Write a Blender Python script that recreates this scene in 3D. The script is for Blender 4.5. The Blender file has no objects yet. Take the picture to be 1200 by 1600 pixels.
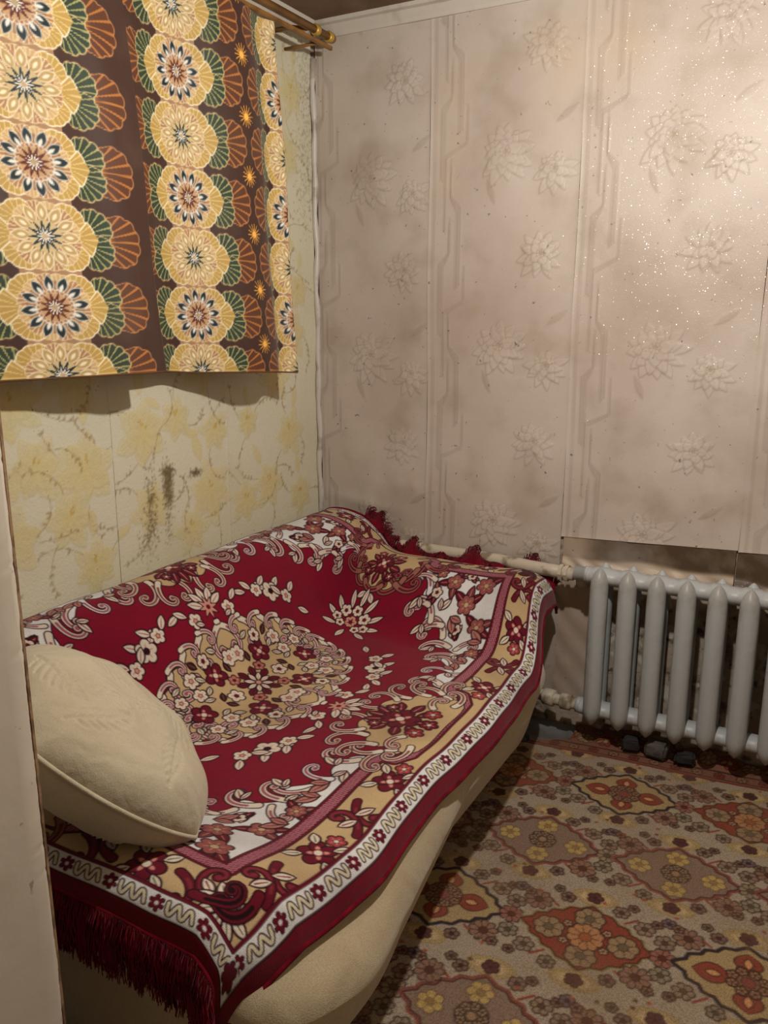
import bpy, bmesh, math, random
import numpy as np
from mathutils import Vector, Matrix

# ------------------------------------------------------------------ camera, light, exposure
scene = bpy.context.scene
COL = scene.collection
cam_d = bpy.data.cameras.new('camera'); cam = bpy.data.objects.new('camera', cam_d); COL.objects.link(cam)
cam.location = (1.88, -2.866, 1.52); cam.rotation_euler = (math.radians(90 - 13.3), 0, math.radians(28.7))
cam_d.sensor_fit = 'VERTICAL'; cam_d.sensor_height = 32; cam_d.lens = 32 * 1282 / 1600; cam_d.clip_start = .02
scene.camera = cam
world = bpy.data.worlds.new('world'); scene.world = world; world.use_nodes = True
world.node_tree.nodes['Background'].inputs[0].default_value = (.9, .85, .8, 1); world.node_tree.nodes['Background'].inputs[1].default_value = .02
bulb_d = bpy.data.lights.new('ceiling_bulb', 'POINT'); bulb = bpy.data.objects.new('ceiling_bulb', bulb_d); COL.objects.link(bulb)
bulb.location = (1.50, -1.32, 2.20); bulb_d.energy = 46; bulb_d.shadow_soft_size = .03; bulb_d.color = (1.0, .955, .895)
vs = scene.view_settings
vs.view_transform = 'Standard'; vs.look = 'None'; vs.gamma = 1; vs.use_curve_mapping = False; vs.exposure = 0.88

# ------------------------------------------------------------------ helpers
def lin(c):
    a = np.asarray(c, np.float32) / 255.0
    return np.where(a <= .04045, a / 12.92, ((a + .055) / 1.055) ** 2.4)
def lin4(c): r = lin(c); return (float(r[0]), float(r[1]), float(r[2]), 1)
def make_mat(name, col=None, attr=False, rough=.8, dirt=(), bumps=(), spec=.3, sheen=0, metal=0, rough_var=None, gloss_attr=False, glint=0):
    """dirt: (scale, lo, hi, colour, amount, detail) ; bumps: (kind, scale, strength, distance)"""
    m = bpy.data.materials.new(name); m.use_nodes = True; nt = m.node_tree; N, L = nt.nodes, nt.links
    b = N['Principled BSDF']; b.inputs['Roughness'].default_value = rough; b.inputs['Specular IOR Level'].default_value = spec; b.inputs['Metallic'].default_value = metal
    if sheen: b.inputs['Sheen Weight'].default_value = sheen; b.inputs['Sheen Roughness'].default_value = .5
    tc = N.new('ShaderNodeTexCoord')
    if attr:
        a = N.new('ShaderNodeAttribute'); a.attribute_name = 'Col'; out = a.outputs['Color']
    else:
        a = N.new('ShaderNodeRGB'); a.outputs[0].default_value = lin4(col); out = a.outputs[0]
    for (sc, lo, hi, dc, amt, det) in dirt:
        n = N.new('ShaderNodeTexNoise'); L.new(tc.outputs['Object'], n.inputs['Vector'])
        n.inputs['Detail'].default_value = det; n.inputs['Scale'].default_value = sc if not isinstance(sc, tuple) else 1
        if isinstance(sc, tuple):
            mp = N.new('ShaderNodeMapping'); L.new(tc.outputs['Object'], mp.inputs['Vector']); mp.inputs['Scale'].default_value = sc; L.new(mp.outputs[0], n.inputs['Vector'])
        r = N.new('ShaderNodeMapRange'); r.inputs[1].default_value = lo; r.inputs[2].default_value = hi; r.inputs[3].default_value = 0; r.inputs[4].default_value = amt
        L.new(n.outputs['Fac'], r.inputs[0])
        x = N.new('ShaderNodeMix'); x.data_type = 'RGBA'; x.blend_type = 'MIX' ; L.new(r.outputs[0], x.inputs[0]); L.new(out, x.inputs[6]); x.inputs[7].default_value = lin4(dc); out = x.outputs[2]
    L.new(out, b.inputs['Base Color'])
    nrm = None
    for (kind, sc, st, dist) in bumps:
        if kind == 'noise': t = N.new('ShaderNodeTexNoise'); t.inputs['Detail'].default_value = 4; o = 'Fac'
        elif kind == 'voronoi': t = N.new('ShaderNodeTexVoronoi'); o = 'Distance'
        else: t = N.new('ShaderNodeTexWave'); t.inputs['Distortion'].default_value = 9; t.inputs['Detail'].default_value = 3; t.inputs['Detail Scale'].default_value = 1.2; o = 'Fac'
        t.inputs['Scale'].default_value = sc; L.new(tc.outputs['Object'], t.inputs['Vector'])
        bp = N.new('ShaderNodeBump'); bp.inputs['Strength'].default_value = st; bp.inputs['Distance'].default_value = dist; L.new(t.outputs[o], bp.inputs['Height'])
        if nrm: L.new(nrm, bp.inputs['Normal'])
        nrm = bp.outputs[0]
    if nrm: L.new(nrm, b.inputs['Normal'])
    if glint:
        v = N.new('ShaderNodeTexVoronoi'); v.inputs['Scale'].default_value = glint; L.new(tc.outputs['Object'], v.inputs['Vector'])
        ma = N.new('ShaderNodeVectorMath'); ma.operation = 'MULTIPLY_ADD'; L.new(v.outputs['Color'], ma.inputs[0]); ma.inputs[1].default_value = (.50,) * 3; ma.inputs[2].default_value = (-.25,) * 3
        ge = N.new('ShaderNodeNewGeometry'); ad = N.new('ShaderNodeVectorMath'); ad.operation = 'ADD'; L.new(ge.outputs['Normal'], ad.inputs[0]); L.new(ma.outputs[0], ad.inputs[1])
        no = N.new('ShaderNodeVectorMath'); no.operation = 'NORMALIZE'; L.new(ad.outputs[0], no.inputs[0]); L.new(no.outputs[0], b.inputs['Coat Normal'])
        b.inputs['Coat Roughness'].default_value = .17
        gt = N.new('ShaderNodeMath'); gt.operation = 'LESS_THAN'; gt.inputs[1].default_value = .30; L.new(v.outputs['Distance'], gt.inputs[0])
        mu = N.new('ShaderNodeMath'); mu.operation = 'MULTIPLY'; mu.inputs[1].default_value = .8; L.new(gt.outputs[0], mu.inputs[0]); L.new(mu.outputs[0], b.inputs['Coat Weight'])
    if gloss_attr:
        g = N.new('ShaderNodeAttribute'); g.attribute_name = 'gloss'
        r = N.new('ShaderNodeMapRange'); r.inputs[3].default_value = rough; r.inputs[4].default_value = gloss_attr; L.new(g.outputs['Fac'], r.inputs[0]); L.new(r.outputs[0], b.inputs['Roughness'])
    return m
def link(o, parent=None, label=None, cat=None, group=None, kind=None):
    if o.name not in COL.objects: COL.objects.link(o)
    if parent is not None: o.parent = parent
    if label: o['label'] = label
    if cat: o['category'] = cat
    if group: o['group'] = group
    if kind: o['kind'] = kind
    return o
def empty(name, loc=(0, 0, 0), **k):
    o = bpy.data.objects.new(name, None); o.location = loc; o.empty_display_size = .1; return link(o, **k)
def raw_mesh(name, V, Q, mat, smooth_=True):
    V = np.ascontiguousarray(V, np.float32); Q = np.ascontiguousarray(Q, np.int32); k = Q.shape[1]
    me = bpy.data.meshes.new(name); me.vertices.add(len(V)); me.vertices.foreach_set('co', V.ravel())
    me.loops.add(Q.size); me.loops.foreach_set('vertex_index', Q.ravel())
    me.polygons.add(len(Q)); me.polygons.foreach_set('loop_start', np.arange(len(Q), dtype=np.int32) * k)
    me.polygons.foreach_set('use_smooth', np.full(len(Q), smooth_))
    me.update(calc_edges=True); me.materials.append(mat); return me
def grid_quads(nv, nu, wrap_u=False):
    i = np.arange(nv * nu).reshape(nv, nu)
    if wrap_u: i = np.concatenate([i, i[:, :1]], 1)
    return np.stack([i[:-1, :-1], i[:-1, 1:], i[1:, 1:], i[1:, :-1]], -1).reshape(-1, 4)
def grid_obj(name, P, mat, colors=None, keep=None, gloss=None, flip=False, wrap=False, **k):
    nv, nu = P.shape[:2]; Q = grid_quads(nv, nu, wrap)
    if keep is not None: Q = Q[keep.ravel()[Q].all(1)]
    if flip: Q = Q[:, ::-1]
    me = raw_mesh(name, P.reshape(-1, 3), Q, mat)
    if colors is not None:
        a = me.attributes.new('Col', 'FLOAT_COLOR', 'POINT'); c = np.ones((nv * nu, 4), np.float32); c[:, :3] = lin(colors).reshape(-1, 3); a.data.foreach_set('color', c.ravel())
    if gloss is not None:
        a = me.attributes.new('gloss', 'FLOAT', 'POINT'); a.data.foreach_set('value', np.ascontiguousarray(gloss, np.float32).ravel())
    return link(bpy.data.objects.new(name, me), **k)
def bm_obj(name, bm, mat, smooth_=True, **k):
    bmesh.ops.recalc_face_normals(bm, faces=bm.faces[:])
    me = bpy.data.meshes.new(name); bm.to_mesh(me); bm.free(); me.materials.append(mat)
    for p in me.polygons: p.use_smooth = smooth_
    return link(bpy.data.objects.new(name, me), **k)
def box_bm(x0, x1, y0, y1, z0, z1, bev=0, bm=None, seg=2):
    bm = bm or bmesh.new()
    r = bmesh.ops.create_cube(bm, size=1, matrix=Matrix.Translation(((x0 + x1) / 2, (y0 + y1) / 2, (z0 + z1) / 2)) @ Matrix.Diagonal((x1 - x0, y1 - y0, z1 - z0, 1)))
    if bev:
        es = list({e for v in r['verts'] for e in v.link_edges}); bmesh.ops.bevel(bm, geom=es, offset=bev, segments=seg, affect='EDGES')
    return bm
def tube_bm(pts, rad, n=12, bm=None, caps=True):
    bm = bm or bmesh.new(); P = [Vector(p) for p in pts]; R = rad if isinstance(rad, (list, tuple)) else [rad] * len(P); rings = []
    up = None
    for i, p in enumerate(P):
        d = (P[min(i + 1, len(P) - 1)] - P[max(i - 1, 0)]).normalized()
        if up is None: up = Vector((0, 0, 1)) if abs(d.z) < .9 else Vector((1, 0, 0))
        a = d.cross(up).normalized(); b = a.cross(d).normalized(); up = b
        rings.append([bm.verts.new(p + (a * math.cos(t) + b * math.sin(t)) * R[i]) for t in [2 * math.pi * j / n for j in range(n)]])
    for r0, r1 in zip(rings, rings[1:]):
        for j in range(n): bm.faces.new((r0[j], r0[(j + 1) % n], r1[(j + 1) % n], r1[j]))
    if caps: bm.faces.new(rings[0][::-1]); bm.faces.new(rings[-1])
    return bm
def hermite(xs, ys, x):
    xs, ys = np.asarray(xs, float), np.asarray(ys, float); d = np.diff(ys) / np.diff(xs); m = np.empty_like(ys); m[0], m[-1] = d[0], d[-1]
    h = np.diff(xs); m[1:-1] = (d[:-1] * h[1:] + d[1:] * h[:-1]) / (h[1:] + h[:-1])
    x = np.clip(x, xs[0], xs[-1]); i = np.clip(np.searchsorted(xs, x, side='right') - 1, 0, len(xs) - 2); t = (x - xs[i]) / h[i]
    return ((2 * t ** 3 - 3 * t ** 2 + 1) * ys[i] + (t ** 3 - 2 * t ** 2 + t) * h[i] * m[i] + (-2 * t ** 3 + 3 * t ** 2) * ys[i + 1] + (t ** 3 - t ** 2) * h[i] * m[i + 1])
def sstep(a, b, x): t = np.clip((x - a) / (b - a), 0, 1); return t * t * (3 - 2 * t)
# ------------------------------------------------------------------ pattern drawing (weave / print colours, one value per mesh vertex)
class Cloth:
    """A colour grid in metres; every grid node becomes one mesh vertex."""
    def __init__(s, u0, v0, w, h, res, bg):
        s.nu = int(round(w / res)) + 1; s.nv = int(round(h / res)) + 1
        s.u0, s.v0, s.res = u0, v0, res
        s.u = u0 + np.linspace(0, w, s.nu); s.v = v0 + np.linspace(0, h, s.nv)
        s.img = np.empty((s.nv, s.nu, 3), np.float32); s.img[:] = bg
        s.hgt = np.zeros((s.nv, s.nu), np.float32)
    def paint(s, shape, col, oc=None, ow=0.0, a=1.0, soft=1.0, h=None):
        sd, (x0, x1, y0, y1) = shape
        m = ow + s.res * 2 * soft
        i0 = max(0, int((x0 - m - s.u0) / s.res)); i1 = min(s.nu, int((x1 + m - s.u0) / s.res) + 2)
        j0 = max(0, int((y0 - m - s.v0) / s.res)); j1 = min(s.nv, int((y1 + m - s.v0) / s.res) + 2)
        if i0 >= i1 or j0 >= j1: return
        X, Y = np.meshgrid(s.u[i0:i1], s.v[j0:j1])
        d = sd(X, Y); im = s.img[j0:j1, i0:i1]; r = s.res * soft
        if oc is not None:
            k = np.clip(.5 - (d - ow) / r, 0, 1)[..., None] * a
            im[:] = im * (1 - k) + np.asarray(oc, np.float32) * k
        if col is not None:
            k = np.clip(.5 - d / r, 0, 1)[..., None] * a
            c = col(X, Y) if callable(col) else np.asarray(col, np.float32)
            im[:] = im * (1 - k) + c * k
        if h is not None:
            hv = s.hgt[j0:j1, i0:i1]; k = np.clip(.5 - d / r, 0, 1)
            hv[:] = np.maximum(hv, k * h) if h > 0 else np.minimum(hv, k * h)
def _loc(X, Y, cx, cy, rot):
    c, s = math.cos(rot), math.sin(rot); x, y = X - cx, Y - cy
    return x * c + y * s, y * c - x * s
def _bb(cx, cy, r): return (cx - r, cx + r, cy - r, cy + r)
def ell(cx, cy, a, b, rot=0.0):
    def f(X, Y):
        x, y = _loc(X, Y, cx, cy, rot); return (np.sqrt((x / a) ** 2 + (y / b) ** 2) - 1) * min(a, b)
    return f, _bb(cx, cy, max(a, b))
def leaf(cx, cy, L, W, rot=0.0):
    def f(X, Y):
        x, y = _loc(X, Y, cx, cy, rot); t = 2 * x / L
        return (np.abs(y) - W / 2 * (1 - t * t)) * .75
    return f, _bb(cx, cy, L / 2)
def leaf_at(x, y, L, W, ang): return leaf(x + math.cos(ang) * L / 2, y + math.sin(ang) * L / 2, L, W, ang)
def flower(cx, cy, R, n=5, depth=.35, rot=0.0, p=.6):
    def f(X, Y):
        x, y = X - cx, Y - cy; r = np.hypot(x, y); t = np.arctan2(y, x) - rot
        return (r - R * (1 - depth + depth * np.abs(np.cos(n * t / 2)) ** p)) * .8
    return f, _bb(cx, cy, R)
def star(cx, cy, R, r0, n, rot=0.0):
    def f(X, Y):
        x, y = X - cx, Y - cy; r = np.hypot(x, y); t = (np.arctan2(y, x) - rot) * n / (2 * math.pi)
        k = 1 - 2 * np.abs(t - np.round(t)); return (r - (r0 + (R - r0) * k ** 1.5)) * .55
    return f, _bb(cx, cy, R)
def fan(cx, cy, R, ang, spread, scal=0, dep=.05):
    def f(X, Y):
        x, y = _loc(X, Y, cx, cy, ang); r = np.hypot(x, y); t = np.arctan2(y, x)
        Rm = R * (1 - dep + dep * np.abs(np.sin(scal * t))) if scal else R
        e = np.where(np.abs(t) < spread + 1.5, np.sin(np.clip(np.abs(t) - spread, -1.5, 1.5)) * r, r)
        return np.maximum(r - Rm, e)
    return f, _bb(cx, cy, R)
def lobe(cx, cy, R, ang, p=.5, scal=0, dep=.05):
    def f(X, Y):
        x, y = _loc(X, Y, cx, cy, ang); r = np.hypot(x, y); t = np.arctan2(y, x); k = np.clip(np.cos(t), 0, 1) ** p
        if scal: k = k * (1 - dep + dep * np.abs(np.sin(scal * t)))
        return (r - R * k) * .8
    return f, _bb(cx, cy, R)
def stroke(pts, w0, w1=None, bulb=0):
    P = np.asarray(pts, float); w1 = w0 if w1 is None else w1; n = len(P) - 1
    def f(X, Y):
        D = np.full(X.shape, 9.0)
        for i in range(n):
            ax, ay = P[i]; bx, by = P[i + 1] - P[i]; L = bx * bx + by * by + 1e-12
            t = np.clip(((X - ax) * bx + (Y - ay) * by) / L, 0, 1)
            d = np.hypot(X - ax - t * bx, Y - ay - t * by) - (w0 + (w1 - w0) * (i + t) / n)
            D = np.minimum(D, d)
        if bulb: D = np.minimum(D, np.hypot(X - P[-1, 0], Y - P[-1, 1]) - bulb)
        return D
    m = max(w0, w1, bulb)
    return f, (P[:, 0].min() - m, P[:, 0].max() + m, P[:, 1].min() - m, P[:, 1].max() + m)
def poly(pts):
    P = np.asarray(pts, float)
    def f(X, Y):
        D = np.full(X.shape, 9.0); ins = np.zeros(X.shape, bool)
        for i in range(len(P)):
            ax, ay = P[i - 1]; bx, by = P[i]; ex, ey = bx - ax, by - ay; L = ex * ex + ey * ey + 1e-12
            t = np.clip(((X - ax) * ex + (Y - ay) * ey) / L, 0, 1)
            D = np.minimum(D, np.hypot(X - ax - t * ex, Y - ay - t * ey))
            c = ((ay > Y) != (by > Y)) & (X < ex * (Y - ay) / (ey if abs(ey) > 1e-12 else 1e-12) + ax)
            ins ^= c
        return np.where(ins, -D, D)
    return f, (P[:, 0].min(), P[:, 0].max(), P[:, 1].min(), P[:, 1].max())
def rect(x0, x1, y0, y1): return poly([(x0, y0), (x1, y0), (x1, y1), (x0, y1)])
def curl(x, y, ang, size, hand, turn=4.6, n=16):
    """a scroll: a path that winds tighter and tighter"""
    pts = [(x, y)]; L = size * 2.6 / n
    for i in range(n):
        t = i / n; ang += hand * turn * (.25 + 1.5 * t * t) / n * 1.33
        x += math.cos(ang) * L * (1 - .55 * t); y += math.sin(ang) * L * (1 - .55 * t); pts.append((x, y))
    return pts
def smooth(pts, k=6, closed=False):
    P = [np.asarray(p, float) for p in pts]; out = []
    n = len(P); rng = range(n) if closed else range(n - 1)
    for i in rng:
        if closed: p0, p1, p2, p3 = P[i - 1], P[i], P[(i + 1) % n], P[(i + 2) % n]
        else: p0, p1, p2, p3 = P[max(i - 1, 0)], P[i], P[i + 1], P[min(i + 2, n - 1)]
        for j in range(k):
            t = j / k
            out.append(.5 * (2 * p1 + (p2 - p0) * t + (2 * p0 - 5 * p1 + 4 * p2 - p3) * t * t + (3 * p1 - p0 - 3 * p2 + p3) * t ** 3))
    if not closed: out.append(P[-1])
    return [tuple(p) for p in out]
# ------------------------------------------------------------------ the red plush rug: one quarter drawn, mirrored to the whole
RW, RL = .76, 1.04                                    # half width, half length
RED, HEM, CREAM, WHITE, TAN = (122, 10, 38), (104, 10, 30), (212, 200, 182), (214, 214, 212), (188, 162, 120)
DARK, MAR, PINK, BLUSH, OLIVE = (34, 8, 16), (98, 16, 34), (150, 84, 98), (196, 138, 122), (86, 84, 58)
def rug_quarter(res):
    c = Cloth(0, 0, RW, RL, res, RED); rnd = random.Random(4); O = .0034
    def pinkhatch(X, Y):
        k = (np.sin((X + Y * .6) * 2 * math.pi / .0075) > -.1)[..., None]
        return np.where(k, np.float32((172, 112, 122)), np.float32((116, 40, 60)))
    def scroll(x, y, a, s, h, w=.009, col=CREAM, inner=PINK, turn=4.6, bulb=None):
        p = curl(x, y, a, s, h, turn * 1.3)
        c.paint(stroke(p, w, w * .55, w * 1.1 if bulb is None else bulb), col, DARK, O)
        q = [(px + math.cos(a) * .0, py) for px, py in p]
        c.paint(stroke(q[2:], w * .42, w * .3, w * .75), inner)
    def blossom(x, y, R, n=5, col=CREAM, ctr=MAR, rot=None, veins=True):
        rot = rnd.random() * 6 if rot is None else rot
        c.paint(flower(x, y, R, n, .38, rot), col, DARK, O)
        for k in range(n if veins else 0):
            a = rot + 2 * math.pi * k / n
            c.paint(stroke([(x + math.cos(a) * R * .25, y + math.sin(a) * R * .25), (x + math.cos(a) * R * .6, y + math.sin(a) * R * .6)], .0022, .0012), BLUSH if col != BLUSH else MAR)
        c.paint(ell(x, y, R * .26, R * .26), ctr, DARK, .0015)
    def lf(x, y, a, L=.042, W=.018, col=CREAM, mid=PINK):
        c.paint(leaf_at(x, y, L, W, a), col, DARK, O)
        c.paint(stroke([(x + math.cos(a) * L * .2, y + math.sin(a) * L * .2), (x + math.cos(a) * L * .8, y + math.sin(a) * L * .8)], .0018, .001), mid)
    def rose(x, y, R, rot=0):
        for k in range(5):
            a = rot + 2 * math.pi * k / 5; c.paint(ell(x + math.cos(a) * R * .6, y + math.sin(a) * R * .6, R * .5, R * .42, a), MAR, DARK, O)
        for k in range(4):
            a = rot + .6 + 2 * math.pi * k / 4; c.paint(ell(x + math.cos(a) * R * .4, y + math.sin(a) * R * .4, R * .22, R * .13, a), BLUSH, MAR, .002)
        c.paint(ell(x, y, R * .24, R * .24), CREAM, MAR, .003)
    # white corner ground with its scrolled edge
    edge = smooth([(.52, .215), (.478, .235), (.463, .30), (.485, .345), (.45, .39), (.415, .43), (.44, .475), (.40, .51), (.35, .52), (.355, .58), (.318, .605), (.27, .60),
                   (.262, .655), (.225, .69), (.235, .735), (.20, .76), (.205, .82)], 5)
    c.paint(poly(edge + [(.205, .84), (.56, .84), (.56, .215)]), WHITE, DARK, O)
    for (x, y, a, s, h, w) in [(.50, .24, 2.3, .085, 1, .010), (.485, .345, 2.6, .075, 1, .009), (.47, .40, 1.9, .08, 1, .010), (.45, .47, 2.7, .085, 1, .010), (.43, .51, 1.3, .06, -1, .008),
                               (.40, .52, 2.5, .085, 1, .010), (.36, .56, 1.8, .085, 1, .010), (.34, .60, 2.9, .075, 1, .009), (.29, .61, 1.7, .09, 1, .010), (.26, .66, 2.7, .075, 1, .009),
                               (.245, .70, 1.6, .08, 1, .010), (.25, .75, 2.5, .075, 1, .009)]:
        scroll(x, y, a, s, h, w, WHITE if (int(x * 1000) % 2) else CREAM, PINK)
    for (x, y, a) in [(.462, .285, 3.6), (.405, .425, 3.5), (.345, .515, 3.9), (.262, .595, 4.2), (.215, .68, 4.2), (.50, .30, 1.2), (.455, .44, 1.0), (.395, .56, 1.2), (.31, .65, .9)]:
        lf(x, y, a, .05, .02, CREAM, MAR); lf(x, y, a + .9, .036, .015, CREAM, MAR)
    for (x, y, R, n, col) in [(.405, .675, .034, 6, BLUSH), (.47, .605, .030, 5, BLUSH), (.33, .755, .032, 5, BLUSH), (.46, .755, .038, 6, BLUSH), (.395, .59, .019, 5, CREAM), (.275, .705, .020, 5, CREAM),
                              (.49, .50, .024, 6, BLUSH), (.265, .785, .022, 5, BLUSH), (.385, .79, .018, 5, CREAM)]:
        for k in range(3): lf(x, y, rnd.random() * 6.28, R * 2.1, R * .75, MAR if k else (116, 56, 54), BLUSH)
        blossom(x, y, R, n, (146, 82, 76) if col == BLUSH else CREAM, TAN if col == BLUSH else MAR)
    for (x, y, a) in [(.50, .42, 2.2), (.49, .36, 1.9), (.502, .555, 2.4), (.36, .63, 5.2)]:
        lf(x, y, a, .06, .024, (170, 116, 106), MAR); lf(x, y, a + .8, .045, .02, (170, 116, 106), MAR)
    # tan border, pink checked stripe with its jogs, guard band, hem
    c.paint(poly([(.553, -.05), (.553, .833), (-.05, .833), (-.05, 1.2), (.9, 1.2), (.9, -.05)]), TAN)
    st = [(.61, -.05), (.61, .165), (.585, .205), (.54, .21), (.54, .82), (.205, .82), (.20, .865), (.165, .888), (-.05, .888)]
    c.paint(stroke(st, .0195), MAR, DARK, .003); c.paint(stroke(st, .013), pinkhatch)
    gx, gy = RW - .096, RL - .098
    # scrolls and roses in the tan border
    tx = (.565 + gx) / 2 + .006; ty = (.845 + gy) / 2 + .008
    for k, v in enumerate((.29, .455, .62, .775)):
        if k % 2 == 0:
            rose(tx, v, .040, .3); blossom(tx + .006, v - .062, .022, 5, (158, 60, 66), CREAM)
            for a in (.6, 2.4, 4.0, 5.4): lf(tx + math.cos(a) * .034, v + math.sin(a) * .034, a, .042, .02, CREAM, OLIVE)
        else:
            for hh in (1, -1):
                scroll(tx - .03 * hh, v - .055 * hh, 1.4 + (0 if hh > 0 else math.pi), .085, -1, .0095, MAR, (120, 40, 50), 4.8)
            lf(tx + .02, v - .05, 2.2, .05, .02, CREAM, MAR); lf(tx - .02, v + .05, 5.2, .05, .02, CREAM, MAR)
    for k, u in enumerate((.27, .40, .52)):
        if k % 2:
            rose(u, ty, .040, 1.2)
            for a in (.6, 2.4, 4.0, 5.4): lf(u + math.cos(a) * .034, ty + math.sin(a) * .034, a, .042, .02, CREAM, OLIVE)
        else:
            scroll(u - .05, ty - .02, .2, .085, 1, .0095, MAR, (120, 40, 50), 4.8); scroll(u + .055, ty + .02, .2 + math.pi, .09, 1, .010, MAR, (120, 40, 50), 4.8)
            lf(u, ty - .03, .6, .05, .02, CREAM, MAR)
    for a in range(8): lf(.60 + math.cos(a * .785) * .012, .905 + math.sin(a * .785) * .012, a * .785, .052, .022, CREAM, OLIVE)
    blossom(.60, .905, .022, 6, TAN, CREAM); scroll(.63, .83, 1.2, .09, 1, .011, MAR, (30, 8, 14), 5); scroll(.53, .92, .1, .09, -1, .011, MAR, (30, 8, 14), 5)
    # motif in the middle of the long sides
    def longside():
        pts = smooth([(.615, -.02), (.615, .14), (.57, .165), (.545, .14), (.515, .165), (.47, .15), (.46, .11), (.425, .105), (.40, .07), (.405, .03), (.385, 0), (.385, -.02)], 5)
        c.paint(poly(pts), TAN, DARK, O)
        for (x, y, a, s, h) in [(.56, .165, 2.6, .095, -1), (.53, .185, 2.3, .07, 1), (.50, .16, 3.2, .085, -1), (.455, .125, 3.3, .09, -1), (.43, .10, 2.2, .08, 1), (.415, .045, 3.9, .07, -1), (.59, .13, 1.1, .075, 1), (.545, .09, 2.4, .06, -1)]:
            scroll(x, y, a, s, h, .009, CREAM, (130, 70, 66))
        rose(.49, 0, .05, .2)
        for a in (0, .7, 1.3, 2.0, 2.7, 3.14): lf(.49 + math.cos(a) * .045, math.sin(a) * .045, a, .055, .026, MAR, BLUSH)
        blossom(.56, .055, .024, 5, (140, 40, 50), CREAM); blossom(.44, .055, .018, 5, MAR, CREAM)
        blossom(.575, 0, .024, 5, MAR, CREAM)
    longside()
    def endside():
        pts = smooth([(-.02, .90), (.14, .90), (.165, .85), (.14, .825), (.165, .79), (.15, .745), (.11, .74), (.10, .70), (.06, .68), (.03, .685), (0, .665), (-.02, .665)], 5)
        c.paint(poly(pts), TAN, DARK, O)
        for (x, y, a, s, h) in [(.165, .84, -1.1, .095, -1), (.185, .81, -.8, .07, 1), (.16, .78, -1.7, .085, -1), (.125, .735, -1.8, .09, -1), (.10, .71, -.7, .08, 1), (.045, .695, -2.3, .07, -1), (.13, .87, .5, .075, 1)]:
            scroll(x, y, a, s, h, .010, (150, 96, 84), MAR)
        rose(0, .79, .048, .2)
        for a in (-1.57, -.9, -.3, .3, .9, 1.57): lf(math.cos(a) * .042, .79 + math.sin(a) * .042, a, .055, .026, MAR, BLUSH)
        blossom(.055, .85, .024, 5, (140, 40, 50), CREAM); blossom(.06, .735, .018, 5, MAR, CREAM); lf(0, .655, -1.57, .05, .03, CREAM, PINK); lf(.012, .66, -.9, .04, .022, CREAM, PINK)
    endside()
    fr = [(gx, -.05), (gx, gy), (-.05, gy)]
    c.paint(poly([(gx, -.1), (gx, gy), (-.1, gy), (-.1, 1.3), (.95, 1.3), (.95, -.1)]), WHITE)
    c.paint(stroke(fr, .0035), MAR, DARK, .0015)
    hx, hy = RW - .038, RL - .042
    c.paint(poly([(hx, -.1), (hx, hy), (-.1, hy), (-.1, 1.3), (.95, 1.3), (.95, -.1)]), HEM, DARK, .004)
    mid = (gx + hx) / 2; midy = (gy + hy) / 2
    def scribble(t, along):
        P = [(-.034, -.010), (-.030, .008), (-.022, .012), (-.012, -.010), (-.006, -.008), (.002, .011), (.010, .010), (.016, -.010), (.024, -.008), (.031, .010)]
        P = [((mid + b, t + a) if along else (t + a, midy + b)) for a, b in P]
        c.paint(stroke(smooth(P, 3), .0040), (206, 200, 170), DARK, .0026)
    def starlet(t, along):
        x, y = (mid, t) if along else (t, midy)
        c.paint(flower(x, y, .0175, 6, .5, .3), MAR, DARK, .0015); c.paint(ell(x, y, .005, .005), WHITE)
    for k in range(10): starlet(k * .118, True); scribble(k * .118 + .059, True) if k < 8 else None
    for k in range(6): starlet(k * .118, False); scribble(k * .118 + .059, False) if k < 6 else None
    c.paint(rect(gx + .004, hx - .004, gy + .004, hy - .004), WHITE)
    c.paint(flower(mid, midy, .022, 6, .4, 0), MAR, DARK, .002)
    # central medallion
    def oval(t, k=1.0):
        a = .225 * k; b = .36 * k; n = 2.0
        return a * abs(math.cos(t)) ** (2 / n), b * abs(math.sin(t)) ** (2 / n)
    ts = [math.pi / 2 * k / 6 for k in range(7)]
    pts = []
    for k in range(25):
        t = math.pi / 2 * k / 24; m = 1 + .035 * math.cos(t * 24); x, y = oval(t, m); pts.append((x, y))
    c.paint(poly([(-.05, -.05), (.2, -.05)] + pts + [(-.05, .36)]), TAN, DARK, O)
    for k in range(7):
        t = math.pi / 2 * (k + .05) / 6.3; x, y = oval(t, 1.0); nrm = math.atan2(y / .36 ** 2, x / .225 ** 2)
        scroll(x + math.cos(nrm) * .002, y + math.sin(nrm) * .002, nrm + 1.9, .085, 1, .0095, CREAM, PINK, 4.9)
        scroll(x + math.cos(nrm) * .014, y + math.sin(nrm) * .014, nrm - 1.5, .055, -1, .0075, CREAM, PINK, 4.6)
    for (x, y, R, n, col, ct) in [(.25, .285, .036, 5, CREAM, DARK), (.215, .345, .024, 5, CREAM, BLUSH), (.275, .225, .024, 5, CREAM, BLUSH)]:
        lf(x + .01, y + .02, 1.0, .05, .022); lf(x + .01, y - .02, -.6, .05, .022); blossom(x, y, R, n, col, ct)
    lf(.165, .375, 2.2, .05, .02); lf(.285, .175, -1.2, .05, .02)
    for a in (0, .55, 1.1): lf(.285 + math.cos(a) * .02, math.sin(a) * .02, a, .06, .024)
    c.paint(star(.29, 0, .036, .016, 8, 0), BLUSH, DARK, O); c.paint(ell(.29, 0, .008, .008), MAR)
    blossom(.265, .075, .026, 5, CREAM, BLUSH); lf(.285, .10, .9, .048, .02); lf(.245, .05, 1.2, .03, .014)
    # flowers on the tan ground
    c.paint(ell(0, 0, .026, .026), TAN)
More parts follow.
